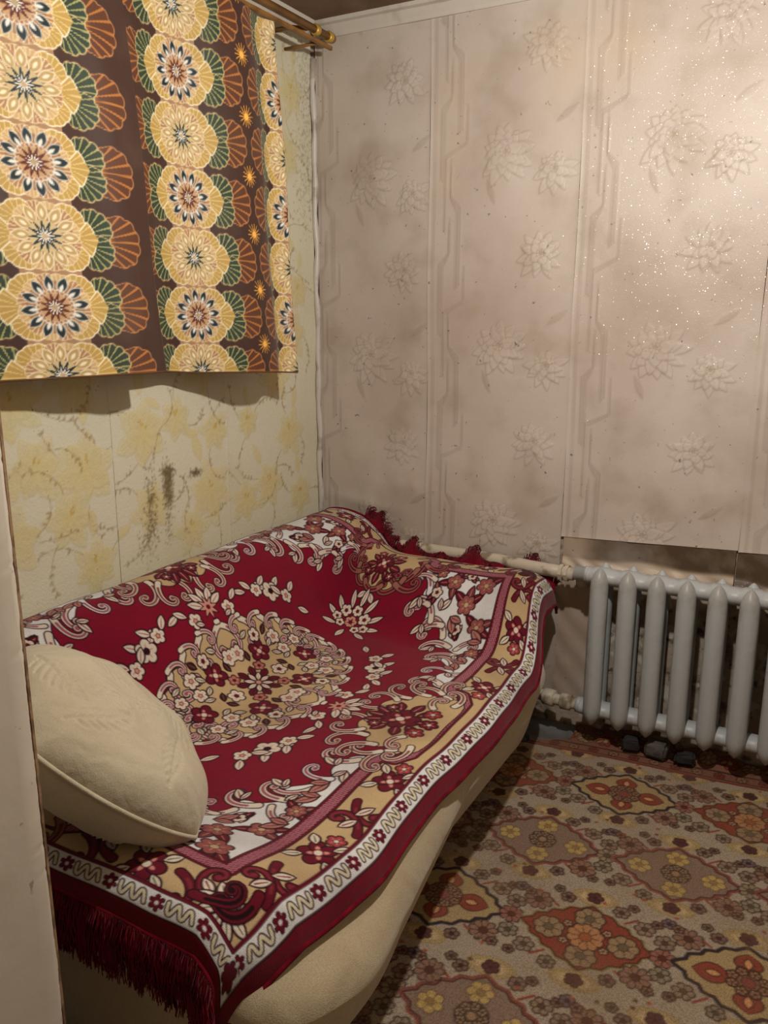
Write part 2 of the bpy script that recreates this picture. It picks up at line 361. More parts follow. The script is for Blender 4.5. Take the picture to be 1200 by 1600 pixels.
    for k in range(8): lf(math.cos(k * .785) * .012, math.sin(k * .785) * .012, k * .785, .036, .015, CREAM, BLUSH)
    for a in (.39, 1.18): lf(math.cos(a) * .035, math.sin(a) * .035, a, .04, .02, MAR, DARK)
    c.paint(ell(0, 0, .009, .009), BLUSH, DARK, .002)
    rose(.10, .105, .037, .5); blossom(.12, .195, .026, 5, CREAM, BLUSH); blossom(.065, .20, .024, 5, CREAM, BLUSH); blossom(.155, .12, .022, 5, CREAM, MAR); blossom(.055, .06, .020, 5, (170, 100, 90), MAR)
    blossom(.13, .02, .027, 5, CREAM, BLUSH, .5); blossom(0, .105, .027, 5, CREAM, MAR, .9); rose(.0, .245, .036, .3); blossom(.075, .27, .022, 5, CREAM, BLUSH)
    for (x, y, a) in [(.075, .15, 2.3), (.145, .155, .8), (.04, .285, 1.0), (.03, .17, 1.3), (.165, .06, 1.2), (.09, .045, .2), (.03, .30, .4), (.12, .245, 1.9), (.035, .135, 2.6), (.10, .15, .9)]:
        lf(x, y, a, .034, .015, CREAM if rnd.random() < .6 else (70, 24, 30), OLIVE)
    # small bouquets at the ends of the medallion
    for (x, y, a, L) in [(0, .60, 1.57, .075), (.03, .585, 1.1, .07), (.055, .555, .6, .065), (.06, .525, .15, .06), (.045, .495, -.5, .06), (0, .49, -1.57, .06)]:
        lf(x, y, a, L, .02)
    for (x, y, R, n) in [(0, .585, .022, 5), (.045, .565, .024, 5), (.062, .525, .020, 5), (0, .535, .026, 6), (.035, .51, .018, 5)]:
        blossom(x, y, R, n, CREAM if n == 5 else BLUSH, MAR)
    return c
# ------------------------------------------------------------------ the printed curtain cloth
PITCH = .168
def rays(cx, cy, ang, n, base, line, core=None, rc=.02, k0=.80):
    b, l = np.float32(base), np.float32(line)
    def f(X, Y):
        x, y = _loc(X, Y, cx, cy, ang); t = np.arctan2(y, x); r = np.hypot(x, y)
        k = np.clip((np.abs(np.cos(n * t)) - k0) / (1 - k0) * 1.6, 0, 1)[..., None]
        o = b * (1 - k) + l * k
        if core is not None:
            q = np.clip(1.4 - r / rc, 0, 1)[..., None]; o = o * (1 - q) + np.float32(core) * q
        return o
    return f
def curtain_print(u0, w, v0, h, res, cols, starcols, phase=0, su=1.0):
    w, cols, starcols = w / su, [q / su for q in cols], [q / su for q in starcols]
    BR, OR, GR, YE, PA, TN, TEAL, WH = (62, 38, 28), (206, 146, 62), (44, 58, 42), (180, 148, 78), (206, 188, 148), (160, 124, 88), (18, 34, 38), (224, 220, 208)
    c = Cloth(u0, v0, w, h, res, BR); n0 = int(math.floor(v0 / PITCH)) - 1; n1 = int(math.ceil((v0 + h) / PITCH)) + 1
    for cu in cols:
        for n in range(n0, n1 + 1):
            y = n * PITCH; A = (n + phase) % 2 == 0
            for s in (1, -1):
                d0 = 0 if s > 0 else math.pi
                c.paint(lobe(cu + s * .128, y, .110, d0, .62, 9, .06), rays(cu + s * .128, y, d0, 11, (88, 50, 30), (170, 108, 52), OR, .03, .90), (186, 130, 82), .0024)
                for q in (1, -1):
                    a = d0 + s * q * .62
                    c.paint(lobe(cu + s * .094, y + q * .012, .074, a, .5, 9, .06), rays(cu + s * .094, y + q * .012, a, 11, GR, (150, 150, 96), (190, 170, 80), .014, .9), (204, 180, 128), .0024)
    for cu in cols:
        c.paint(rect(cu - .070, cu + .070, v0 - .1, v0 + h + .1), TN)
        for n in range(n0, n1 + 1):
            y = n * PITCH; A = (n + phase) % 2 == 0
            for s in (1, -1):
                d0 = 0 if s > 0 else math.pi
                for q in (1, -1):
                    a = d0 + s * q * .85; x1, y1 = cu + s * .050, y + q * .030
                    c.paint(fan(x1, y1, .049, a, 1.15, 6, .05), rays(x1, y1, a, 10, YE, (210, 184, 120), WH, .014, .9), (238, 228, 198), .003)
                x1 = cu + s * .064
                c.paint(fan(x1, y, .056, d0, .80, 0), rays(x1, y, d0, 10, YE, (210, 184, 120), WH, .012, .9), (240, 230, 200), .003)
                c.paint(leaf(cu + s * .104, y, .05, .05, 0), rays(x1, y, d0, 10, YE, (210, 184, 120), None, .02, .9), None)
            for k in range(12):
                a = k * math.pi / 6 + .26; x1, y1 = cu + math.cos(a) * .048, y + math.sin(a) * .048
                c.paint(fan(x1, y1, .034, a, .75, 5, .06), rays(x1, y1, a, 9, (168, 122, 84) if k % 2 else (196, 160, 108), PA, None), (228, 210, 166), .0016)
            c.paint(ell(cu, y, .064, .064), (150, 104, 66))
            for k in range(36):
                a = k * math.pi / 18; c.paint(stroke([(cu + math.cos(a) * .04, y + math.sin(a) * .04), (cu + math.cos(a) * .064, y + math.sin(a) * .064)], .0008), PA)
            if A:
                for k in range(12):
                    a = k * math.pi / 6 + .13; x1, y1 = cu + math.cos(a) * .038, y + math.sin(a) * .038
                    c.paint(leaf_at(x1, y1, .038, .019, a), TEAL, WH, .0018); c.paint(leaf_at(x1, y1, .022, .009, a), WH)
                c.paint(flower(cu, y, .042, 24, .1), (186, 148, 104), WH, .002)
                for k in range(24):
                    a = k * math.pi / 12; c.paint(ell(cu + math.cos(a) * .038, y + math.sin(a) * .038, .0035, .0035), (160, 112, 74), WH, .001)
                c.paint(star(cu, y, .037, .018, 12, .2), (86, 34, 20)); c.paint(star(cu, y, .020, .005, 12, .2), WH); c.paint(ell(cu, y, .0065, .0065), (170, 150, 110))
            else:
                for k in range(12):
                    a = k * math.pi / 6; x1, y1 = cu + math.cos(a) * .034, y + math.sin(a) * .034
                    c.paint(leaf_at(x1, y1, .042, .021, a), (178, 150, 96), (232, 220, 184), .0024); c.paint(leaf_at(x1 + math.cos(a) * .01, y1 + math.sin(a) * .01, .02, .008, a), (236, 224, 190))
                c.paint(ell(cu, y, .038, .038), (196, 176, 130)); c.paint(star(cu, y, .040, .016, 12, .1), TEAL); c.paint(star(cu, y, .022, .006, 12, .1), WH); c.paint(ell(cu, y, .006, .006), (186, 160, 120))
    for su in starcols:
        for n in range(n0, n1 + 1):
            y = (n + .5) * PITCH
            c.paint(star(su, y, .036, .004, 14, .1), OR); c.paint(ell(su, y, .010, .010), (240, 180, 80))
    return c
# ------------------------------------------------------------------ the worn floor carpet
def carpet_print(x0, x1, y0, y1, res):
    GROUND, DK, BRN, ROSE, RST, MUST, OLV, NAVY = (157, 143, 123), (50, 36, 31), (106, 82, 70), (126, 72, 62), (132, 66, 52), (160, 138, 98), (112, 104, 80), (48, 44, 50)
    c = Cloth(x0, y0, x1 - x0, y1 - y0, res, GROUND); rnd = random.Random(11)
    rot = math.radians(5.0); ox, oy = 1.418, -.393; cr, sr = math.cos(rot), math.sin(rot)
    def W(a, b): return ox + a * cr - b * sr, oy + a * sr + b * cr
    def fl(a, b, R, col, n=6, out=DK, ctr=None, dep=.3):
        x, y = W(a, b); r0 = rnd.random() * 6
        c.paint(flower(x, y, R, n, dep, r0), col, out, .0028)
        for k in range(n):
            t = r0 + (k + .5) * 2 * math.pi / n; c.paint(stroke([(x, y), (x + math.cos(t) * R * .7, y + math.sin(t) * R * .7)], .0011), out, a=.8)
        if ctr is not None: c.paint(ell(x, y, R * .32, R * .32), ctr, out, .0012)
    def lfw(a, b, L, Wd, ang, col, out=DK):
        x, y = W(a, b); c.paint(leaf_at(x, y, L, Wd, ang + rot), col, out, .0022)
    def med(a, b, kind):
        x, y = W(a, b); hw, hh = .158, .112
        pts = []
        for k in range(64):
            t = 2 * math.pi * k / 64; m = 1 / (abs(math.cos(t)) ** 1.25 + abs(math.sin(t)) ** 1.25) ** (1 / 1.25) * (1 + .045 * math.cos(16 * t))
            pts.append(W(a + hw * m * math.cos(t), b + hh * m * math.sin(t)))
        rim, body = {'y': (NAVY, MUST), 'r': ((130, 110, 72), RST), 'b': (ROSE, (130, 108, 92))}[kind]
        ow = {'y': .009, 'r': .006, 'b': .011}[kind]
        c.paint(poly(pts), body, rim, ow); 
        c.paint(stroke(pts + pts[:1], .0016), DK)
        if kind == 'y':
            for t in (0, 90, 180, 270):
                t = math.radians(t); lfw(a + .035 * math.cos(t), b + .028 * math.sin(t), .088 if abs(math.cos(t)) > .5 else .068, .062, t, RST); lfw(a + .06 * math.cos(t), b + .045 * math.sin(t), .034, .018, t, (196, 140, 96))
            fl(a, b, .048, (134, 96, 74), 8, DK, ROSE); 
            for k in range(8): fl(a + .038 * math.cos(k * .785 + .39), b + .034 * math.sin(k * .785 + .39), .012, (150, 112, 84), 5)
        elif kind == 'r':
            for t in (0, 90, 180, 270):
                t = math.radians(t); q = .092 if abs(math.cos(t)) > .5 else .068
                fl(a + q * math.cos(t), b + q * math.sin(t), .038, (146, 122, 92), 7, DK, (104, 90, 70), .2)
            fl(a, b, .046, (170, 122, 84), 10, DK, (150, 90, 58), .2)
            for t in (45, 135, 225, 315): fl(a + .07 * math.cos(math.radians(t)), b + .045 * math.sin(math.radians(t)), .010, (190, 150, 120), 5)
        else:
            for t in (0, 90, 180, 270):
                t = math.radians(t); q = .098 if abs(math.cos(t)) > .5 else .070
                fl(a + q * math.cos(t), b + q * math.sin(t), .032, (176, 150, 92), 6, BRN, (140, 112, 70), .35)
            fl(a, b, .036, (130, 104, 84), 8, DK, (150, 120, 90))
            for k in range(8): fl(a + .027 * math.cos(k * .785), b + .027 * math.sin(k * .785), .011, (150, 126, 98), 5)
    PX, PY = .376, .345
    # cartouches, red stems and filler blossoms between the medallions
    for j in range(-6, 3):
        for i in range(-4, 5):
            a = (i + (.5 if j % 2 else 0)) * PX; b = j * PY
            x, y = W(a, b)
            if not (x0 - .3 < x < x1 + .3 and y0 - .3 < y < y1 + .3): continue
            for sx in (1, -1):
                for sy in (1, -1):
                    c.paint(stroke([W(a + sx * .085, b + sy * .085), W(a + sx * .115, b + sy * .11)], .0032), (130, 62, 52))
            for sy in (1, -1):
                ax, ay = W(a, b + sy * .152); c.paint(ell(ax, ay, .056, .030, rot), MUST, (150, 128, 92), .003); c.paint(ell(ax, ay, .040, .019, rot), (182, 158, 118))
                fl(a, b + sy * .152, .020, (84, 50, 52), 5, DK)
            kind = 'b' if j % 2 else ('y' if i % 2 == 0 else 'r')
            if j % 4 in (2,) and not j % 2: kind = 'y' if i % 2 else 'r'
            med(a, b, kind)
            for (da, db, R, col, n) in [(.188, .0, .030, (132, 66, 54), 8), (.188, .058, .024, (120, 92, 76), 6), (.188, -.058, .024, (118, 108, 84), 6), (.135, .088, .024, (126, 98, 78), 6), (-.135, .088, .036, (118, 76, 60), 9),
                                        (.135, -.088, .036, (124, 80, 62), 9), (-.135, -.088, .024, (126, 104, 82), 6), (.068, .125, .020, (112, 84, 70), 6), (-.068, .125, .018, (96, 62, 54), 5), (.068, -.125, .018, (96, 62, 54), 5), (-.068, -.125, .020, (116, 100, 80), 6),
                                        (.165, .115, .013, (100, 58, 50), 5), (-.165, .115, .013, (112, 74, 58), 5), (.165, -.115, .013, (112, 74, 58), 5), (-.165, -.115, .013, (100, 58, 50), 5), (.098, .152, .013, (100, 60, 52), 5), (-.098, .152, .013, (96, 76, 62), 5), (.188, .125, .017, (86, 66, 84), 6)]:
                if kind != 'y' and abs(da - .188) < 1e-6 and db == 0 and j % 2: col = (128, 106, 80); 
                fl(a + da + rnd.uniform(-.004, .004), b + db + rnd.uniform(-.004, .004), R, tuple(.62 * p + .38 * g for p, g in zip(col, GROUND)), n, DK, tuple(.7 * p for p in col))
            for k in range(6):
                aa, bb = a + rnd.uniform(-.19, .19), b + rnd.choice((-1, 1)) * rnd.uniform(.115, .17); x, y = W(aa, bb)
                c.paint(flower(x, y, .006, 4, .4, rnd.random()), (150, 78, 58) if k % 2 else (92, 66, 54))
    # border along the wall
    bz = lambda b0, b1, col: c.paint(poly([W(-2, b0), W(2, b0), W(2, b1), W(-2, b1)]), col)
    bz(.205, 1.0, (126, 84, 68)); bz(.205, .214, (120, 52, 42)); bz(.222, .226, DK); bz(.262, .268, DK)
    for k in range(-14, 16):
        a = k * .07; fl(a, .243, .016, (150, 110, 82) if k % 2 else (128, 56, 46), 6)
        fl(a + .03, .315, .030, (150, 122, 92) if k % 2 else (132, 60, 48), 7, DK, MUST); lfw(a, .30, .03, .012, .7, (158, 124, 84))
        fl(a, .368, .014, (146, 116, 90), 5)
    return c
# ------------------------------------------------------------------ embossed wallpapers
def back_paper(x0, x1, z0, z1, res, dz, seed, band=True):
    c = Cloth(x0, z0, x1 - x0, z1 - z0, res, (186, 174, 162)); rnd = random.Random(seed); LT, SH = (214, 204, 192), (124, 108, 95)  # LT and SH paint relief light and crease shade into the petals
    def dahlia(x, y, R, squash, rot, n=13):
        for ring, (k, h) in enumerate(((1.0, .0010), (.74, .0018), (.48, .0026))):
            m = n - 3 * ring
            for i in range(m):
                a = 2 * math.pi * i / m + ring * .3 + rot + rnd.uniform(-.1, .1); L = R * k * rnd.uniform(.82, 1.08)
                L *= 1 - squash * (1 if math.sin(a - rot) > .2 else 0) * .45
                s = leaf_at(x + math.cos(a) * R * .06, y + math.sin(a) * R * .06, L, R * .36, a)
                c.paint(s, LT, SH, .0013, .66, h=h)
                c.paint(stroke([(x + math.cos(a) * L * .25, y + math.sin(a) * L * .25), (x + math.cos(a) * L * .85, y + math.sin(a) * L * .85)], .0008), SH, a=.15)
        c.paint(ell(x, y, R * .15, R * .13), (182, 164, 142), SH, .0015, .8, h=.0016)
        for i in range(7):
            a = i * .9; c.paint(ell(x + math.cos(a) * R * .12, y + math.sin(a) * R * .12, R * .05, R * .05), LT, SH, .001, .7)
    for k in range(-2, 4):
        zz = 1.423 + k * .656 + dz
        dahlia(x0 + .285, zz, .112, .6, .5); dahlia(x0 + .462, zz - .068, .082, .9, .2, 11); dahlia(x0 + .43, zz + .315, .088, .5, -.6, 11)
        for (a, b, r) in ((.24, -.13, -1.2), (.5, .1, .6)):
            c.paint(leaf(x0 + a, zz + b, .09, .022, r), (174, 158, 142), SH, .0010, .22, h=.0007)
    if band:
        for u in (.016, .022):
            c.paint(rect(x0 + u, x0 + u + .0022, z0, z1), (210, 200, 188), SH, .001, .55, h=.0008)
        zc = z0 - .2
        while zc < z1 + .2:
            for q, (ua, ub, n) in enumerate(((.045, .085, 3), (.085, .125, 3), (.06, .145, 2))):
                za = zc + q * .17 + rnd.uniform(0, .03); hgt = .22 + rnd.uniform(0, .05)
                for i in range(n):
                    o = i * .0075
                    P = [(x0 + ua + o, za - o), (x0 + ua + o, za + hgt - o), (x0 + ub - o * .2, za + hgt + .04 - o), (x0 + ub - o * .2 + .0, za + hgt + .16 - o * 3)]
                    if q == 1: P = [(x0 + ub - (a - x0 - ua), b) for a, b in P]
                    c.paint(stroke(P, .0017), (214, 204, 194), SH, .0012, .6, h=.0011)
            zc += .52
    return c
def left_paper(y0, y1, z0, z1, res, seed, flowers):
    """wall coordinates: u = y, v = z"""
    c = Cloth(y0, z0, y1 - y0, z1 - z0, res, (202, 197, 174)); rnd = random.Random(seed)
    YL, YD, LN, TW = (207, 199, 160), (202, 186, 126), (182, 170, 132), (140, 118, 82)
    def lily(x, y, R, rot):
        for ring, k in enumerate((1.0, .72)):
            for i in range(6 - ring):
                a = rot + 2 * math.pi * i / (6 - ring) + ring * .5; L = R * k * rnd.uniform(.85, 1.1)
                c.paint(leaf_at(x, y, L, R * .55, a), YL if ring == 0 else (206, 195, 148), LN, .0014, .7, 1.3, h=.0006 + .0004 * ring)
                for t in (-.25, 0, .25): c.paint(stroke([(x + math.cos(a + t) * L * .2, y + math.sin(a + t) * L * .2), (x + math.cos(a + t * .5) * L * .8, y + math.sin(a + t * .5) * L * .8)], .0009), LN, a=.6)
        c.paint(ell(x, y, R * .22, R * .2), YD, a=.5, soft=8)
        for i in range(4): c.paint(ell(x + rnd.uniform(-.1, .1) * R, y + R * .25 + rnd.uniform(-.1, .1) * R, .005, .003, 1), (182, 146, 60), a=.8)
    def twig(x, y, a, L):
        P = [(x, y)]; w = rnd.choice((-1, 1)) * rnd.uniform(.08, .25)
        for i in range(7): a += w + rnd.uniform(-.12, .12); x += math.cos(a) * L / 7; y += math.sin(a) * L / 7; P.append((x, y))
        c.paint(stroke(smooth(P, 2), .0010), TW, a=.7)
        for (px, py) in P[2:]:
            for s in (1, -1):
                if rnd.random() < .45: c.paint(leaf_at(px, py, rnd.uniform(.010, .018), .006, a + s * rnd.uniform(.5, 1.1)), TW, a=.75, h=.0006)
    for (x, y, R, r) in flowers: lily(x, y, R, r)
    for (x, y, R, r) in flowers:
        for k in range(3):
            a = r + k * 2.1 + rnd.uniform(-.4, .4); twig(x + math.cos(a) * R * .8, y + math.sin(a) * R * .8, a + rnd.uniform(-.5, .5), rnd.uniform(.09, .16))
        a = r + 1.2; c.paint(leaf_at(x + math.cos(a) * R, y + math.sin(a) * R, R * .9, R * .35, a), (208, 194, 140), LN, .0011, .5, h=.0005)
    return c
# ------------------------------------------------------------------ room shell
CEIL = 2.585
M_plaster = make_mat('old_plaster', (164, 150, 132), rough=.9, dirt=((9, .5, .62, (96, 76, 56), .7, 5), (26, .56, .66, (50, 40, 32), .8, 6), (14, .55, .6, (196, 190, 180), .7, 4)), bumps=(('noise', 30, .5, .01),))
M_floorboard = make_mat('painted_floor', (112, 112, 112), rough=.7, dirt=((6, .45, .65, (70, 62, 54), .7, 5),), bumps=(('noise', 40, .2, .003),))
M_ceil = make_mat('brown_ceiling', (120, 96, 76), rough=.85, dirt=((7, .45, .65, (84, 62, 46), .6, 4),))
M_paint = make_mat('cream_paint', (186, 176, 160), rough=.55, dirt=((5, .5, .7, (168, 154, 132), .6, 4), (30, .66, .7, (110, 92, 70), .6, 4)), bumps=(('noise', 14, .25, .006), ('noise', 70, .12, .002)))
M_paintedge = make_mat('chipped_edge', (146, 118, 88), rough=.8, dirt=((30, .45, .6, (92, 68, 48), .8, 5),), bumps=(('noise', 60, .5, .004),))
M_trim = make_mat('white_cornice', (186, 178, 166), rough=.8, dirt=((8, .5, .68, (140, 122, 104), .6, 4),), bumps=(('noise', 40, .2, .003),))
M_bead = make_mat('corner_bead', (190, 184, 174), rough=.38, spec=.5, dirt=((12, .54, .66, (138, 122, 104), .7, 5),), bumps=(('noise', 30, .3, .004),))
M_plain = make_mat('plain_wall', (178, 164, 146), rough=.9)
ST = dict(kind='structure')
floor = bm_obj('floor', box_bm(0, 2.75, -3.5, 0, -.12, 0), M_floorboard, False, **ST)
ceiling = bm_obj('ceiling', box_bm(-.1, 2.85, -3.6, .1, CEIL, CEIL + .1), M_ceil, False, **ST)
wall_back = bm_obj('wall_back', box_bm(-.1, 2.85, .006, .12, -.12, CEIL), M_plaster, False, **ST)
wall_left = bm_obj('wall_left', box_bm(-.12, -.006, -3.6, .006, -.12, CEIL), M_plain, False, **ST)
wall_right = bm_obj('wall_right', box_bm(2.75, 2.87, -3.6, .006, -.12, CEIL), M_plain, False, **ST)
wall_front = bm_obj('wall_front', box_bm(-.1, 2.85, -3.6, -3.5, -.12, CEIL), M_plain, False, **ST)
# the stub of wall at the left edge of the view, with a chipped corner
def stub():
    rnd = np.random.RandomState(3); zs = np.linspace(0, CEIL, 420); n = len(zs)
    j = np.convolve(rnd.randn(n + 8), np.ones(5) / 5, 'same')[4:-4] * .0022 + .0022 * np.sin(zs * 9) ; chip = (rnd.rand(n) > .94) * rnd.rand(n) * .006
    cols = [(.35, -2.147 + 0 * zs), (.885, -2.147 + 0 * zs), (.8965 - chip * .4, -2.150 - j * .5), (.9 + j * .15, -2.156 - chip + j), (.9 + 0 * zs, -2.18 + 0 * zs), (.9 + 0 * zs, -2.30 + 0 * zs), (.9 + 0 * zs, -2.6 + 0 * zs), (.35 + 0 * zs, -2.6 + 0 * zs)]
    P = np.stack([np.stack([np.broadcast_to(x, n), np.broadcast_to(y, n), zs], -1) for x, y in cols], 1)
    return P
wall_partition = grid_obj('wall_partition', stub(), M_paint, wrap=True, flip=True, **ST)
trim_1 = bm_obj('trim_1', box_bm(.80, .8915, -2.1465, -2.139, 0, CEIL, .002), M_paintedge, False, **ST)
# cornices
def cornice(name, pts2, a0, a1, along):
    bm = bmesh.new(); R = []
    for t in (a0, a1): R.append([bm.verts.new((t, -p, q) if along == 'x' else (p, t, q)) for p, q in pts2])
    for i in range(len(pts2)): k = (i + 1) % len(pts2); bm.faces.new((R[0][i], R[0][k], R[1][k], R[1][i]))
    bm.faces.new(R[0]); bm.faces.new(R[1][::-1]); return bm_obj(name, bm, M_trim, False, **ST)
pr = [(-.004, CEIL - .052), (.010, CEIL - .052), (.014, CEIL - .040), (.030, CEIL - .016), (.044, CEIL - .012), (.048, CEIL), (-.004, CEIL)]
cornice('trim_2', pr, .02, 2.74, 'x'); cornice('trim_3', pr, -2.14, -.05, 'y')
# wavy plaster bead in the corner
bp = [(.012 + .003 * math.sin(i * 1.3), -.013 + .003 * math.sin(i * .9 + 1), .02 + i * .05) for i in range(50)]
bm_obj('trim_4', tube_bm(bp, [.011 + .002 * math.sin(i * 2.1) for i in range(50)], 10), M_bead, **ST)
# wallpaper: one sheet per strip
M_bpaper = make_mat('embossed_pink_paper', attr=True, rough=.5, spec=.4, gloss_attr=.15, glint=300,
    dirt=((1.7, .46, .70, (156, 138, 123), .58, 8), (6, .50, .70, (150, 134, 114), .48, 8), (2.6, .52, .70, (206, 198, 188), .35, 6), (55, .69, .75, (74, 62, 52), .7, 3), (1.1, .60, .72, (192, 168, 136), .5, 6)),
    bumps=(('noise', 200, .25, .002), ('noise', 9, .22, .008)))
M_lpaper = make_mat('yellow_flower_paper', attr=True, rough=.7, spec=.25, dirt=((2.2, .5, .75, (184, 172, 136), .5, 5), (70, .70, .76, (90, 72, 50), .6, 3)), bumps=(('noise', 130, .55, .003), ('noise', 10, .2, .006)))
def bulge(X, Z, s): return .0022 * (np.sin(X * 7 + s) * np.sin(Z * 5 + s * 2) + .6 * np.sin(X * 15 + Z * 11 + s)) + .003
for k, (x0, x1, dz, zb) in enumerate(((.018, .502, -.045, .10), (.502, 1.054, 0, .10), (1.054, 1.652, 0, .742), (1.652, 2.20, -.02, .765))):
    c = back_paper(x0, x1, zb, CEIL - .045, .0042, dz, 20 + k) if k else back_paper(x0 - .05, x1, zb, CEIL - .045, .0042, dz, 20)
    X, Z = np.meshgrid(c.u, c.v)
    if k == 0: sel = c.u >= x0 - .002; X, Z, img, hg = X[:, sel], Z[:, sel], c.img[:, sel], c.hgt[:, sel]
    else: img, hg = c.img, c.hgt
    if k >= 2:                                      # the sheet is cut above the radiator, the cut edge rises to the right
        Z = Z + (1 - sstep(zb, zb + .5, Z)) * (X - x0) * .045
    edge = np.exp(-np.minimum(X - X.min(), X.max() - X) / .006) * .0018
    sag = (.006 * np.exp(-((Z - .86) / .05) ** 2) * np.exp(-((X - .42) / .12) ** 2) + .005 * np.exp(-((Z - .80 + X * .1) / .03) ** 2) * np.exp(-((X - .2) / .15) ** 2)) if k < 2 else 0
    lift = .004 * np.exp(-(Z - zb) / .02) if k >= 2 else 0
    wig = .0022 * np.sin(Z * 6 + k) if k else 0
    P = np.stack([X + wig, -(bulge(X, Z, 1.0) + edge + hg * 1.5 + sag + lift) - (.0012 if k % 2 else 0), Z], -1)
    g = np.clip((hg - .0005) / .0006, 0, 1) * ((X - X.min()) < .16)
    grid_obj('wallpaper_strip', P, M_bpaper, img, gloss=g, parent=wall_back)
# soiled remnant of paper between the cut edge and the radiator
def remnant(x0, x1, ztop0, ztop1, seed, first):
    nx, nz = 150, 50; s = np.linspace(0, 1, nx); t = np.linspace(0, 1, nz); S, T = np.meshgrid(s, t); rnd = np.random.RandomState(seed)
    X = x0 + S * (x1 - x0); zt = ztop0 + (ztop1 - ztop0) * S + .004; zb = .60; Z = zb + T * (zt - zb)
    out = .004 + .020 * np.exp(-((Z - .636 - .008 * np.sin(X * 9)) / .020) ** 2) * (.6 + .4 * np.sin(X * 13 + seed)) + .004 * np.sin(X * 60 + Z * 90 + 2 * np.sin(X * 17)) * np.exp(-((Z - .64) / .025) ** 2)
    col = np.empty(X.shape + (3,), np.float32); col[:] = (78, 62, 44)
    pale = sstep(.684, .662, Z + .006 * np.sin(X * 22) + .006 * np.sin(X * 7 + 1)) if first else 1 - sstep(.64, .67, Z + .015 * np.sin(X * 16))
    pale = np.maximum(pale, (1 - sstep(x0 + .05, x0 + .16, X)) * .75 if first else 0)
    col = col * (1 - pale[..., None]) + np.float32((188, 170, 150)) * pale[..., None]
    grid_obj('wallpaper_remnant', np.stack([X, -out, Z], -1), M_bpaper, col, gloss=X * 0, parent=wall_back)
remnant(1.064, 1.648, .742, .769, 3, True); remnant(1.652, 2.2, .765, .79, 5, False)
def lower_paper():
    S, T = np.meshgrid(np.linspace(0, 1, 50), np.linspace(0, 1, 140)); X = 1.048 + S * (.155 - .03 * np.sin(T * 5) ** 2); Z = .09 + T * .53
    col = np.empty(X.shape + (3,), np.float32); col[:] = (178, 160, 144); out = .005 + .003 * np.sin(X * 60 + Z * 23) * np.sin(Z * 31)
    grid_obj('wallpaper_remnant', np.stack([X, -out, Z], -1), M_bpaper, col, gloss=X * 0, parent=wall_back)
lower_paper()
fl_left = {0: [(-1.24, 1.09, .13, .3), (-1.40, 1.12, .10, 1.0), (-1.30, .96, .10, 2.0), (-1.50, .93, .11, .2), (-1.46, 1.30, .10, 1.5), (-1.22, .80, .09, .4), (-1.25, 1.35, .10, 2.2)],
           1: [(-1.00, 1.17, .12, .4), (-.85, 1.20, .08, 1.4), (-.98, .93, .10, 2.3), (-.70, .93, .12, .7), (-.66, 1.14, .08, 1.9), (-.80, .82, .09, 0), (-.72, 1.36, .10, .6)],
           2: [(-.36, .90, .10, .9), (-.22, 1.08, .10, .1), (-.50, .86, .09, 1.7), (-.15, .82, .09, .5), (-.48, 1.15, .07, .4), (-.30, 1.30, .10, 1.1), (-.18, 1.46, .10, 2.2), (-.14, 1.62, .08, .2), (-.24, 1.80, .10, .8), (-.2, 2.1, .1, .5), (-.15, 2.32, .09, .2)]}
for k, (y0, y1) in enumerate(((-1.66, -1.131), (-1.131, -.60), (-.60, -.016))):
    fl = fl_left[k] + ([(x, z + q, r, t + q) for (x, z, r, t) in fl_left[k] for q in (.66, 1.1) if z + q < 2.5] if k < 2 else [])
    c = left_paper(y0, y1, .60, CEIL - .045, .0048, 30 + k, fl)
    if k == 1:                                        # mould
        rnd = random.Random(8)
        for (sy, sz, wy, wz, n) in ((-.905, .985, .018, .055, 420), (-.90, 1.035, .022, .016, 160), (-.985, .93, .022, .10, 300), (-.77, 1.01, .022, .010, 120), (-1.01, .82, .03, .05, 110), (-.91, .86, .015, .05, 70)):
            for i in range(n): c.paint(ell(sy + rnd.gauss(0, wy * .7), sz + rnd.gauss(0, wz * .7), rnd.uniform(.001, .0035), rnd.uniform(.001, .0035)), (92, 78, 54), a=rnd.uniform(.25, .7))
        c.paint(ell(-.905, .985, .018, .05), (120, 104, 70), a=.5, soft=6)
    if k == 2:
        rnd = random.Random(9)
        for i in range(900): c.paint(ell(-.05 + rnd.gauss(0, .05), rnd.uniform(1.9, 2.5) + rnd.gauss(0, .05), rnd.uniform(.001, .005), rnd.uniform(.001, .005)), (96, 92, 82), a=rnd.uniform(.1, .4))
    Y, Z = np.meshgrid(c.u, c.v)
    edge = np.exp(-np.minimum(Y - y0, y1 - Y) / .005) * .0016
    P = np.stack([bulge(Y, Z, 4.0 + k * .3) * .8 + edge + c.hgt * 1.6 + (.001 if k == 1 else 0), Y + .002 * np.sin(Z * 7), Z], -1)
    grid_obj('wallpaper_strip', P, M_lpaper, c.img, flip=False, parent=wall_left)
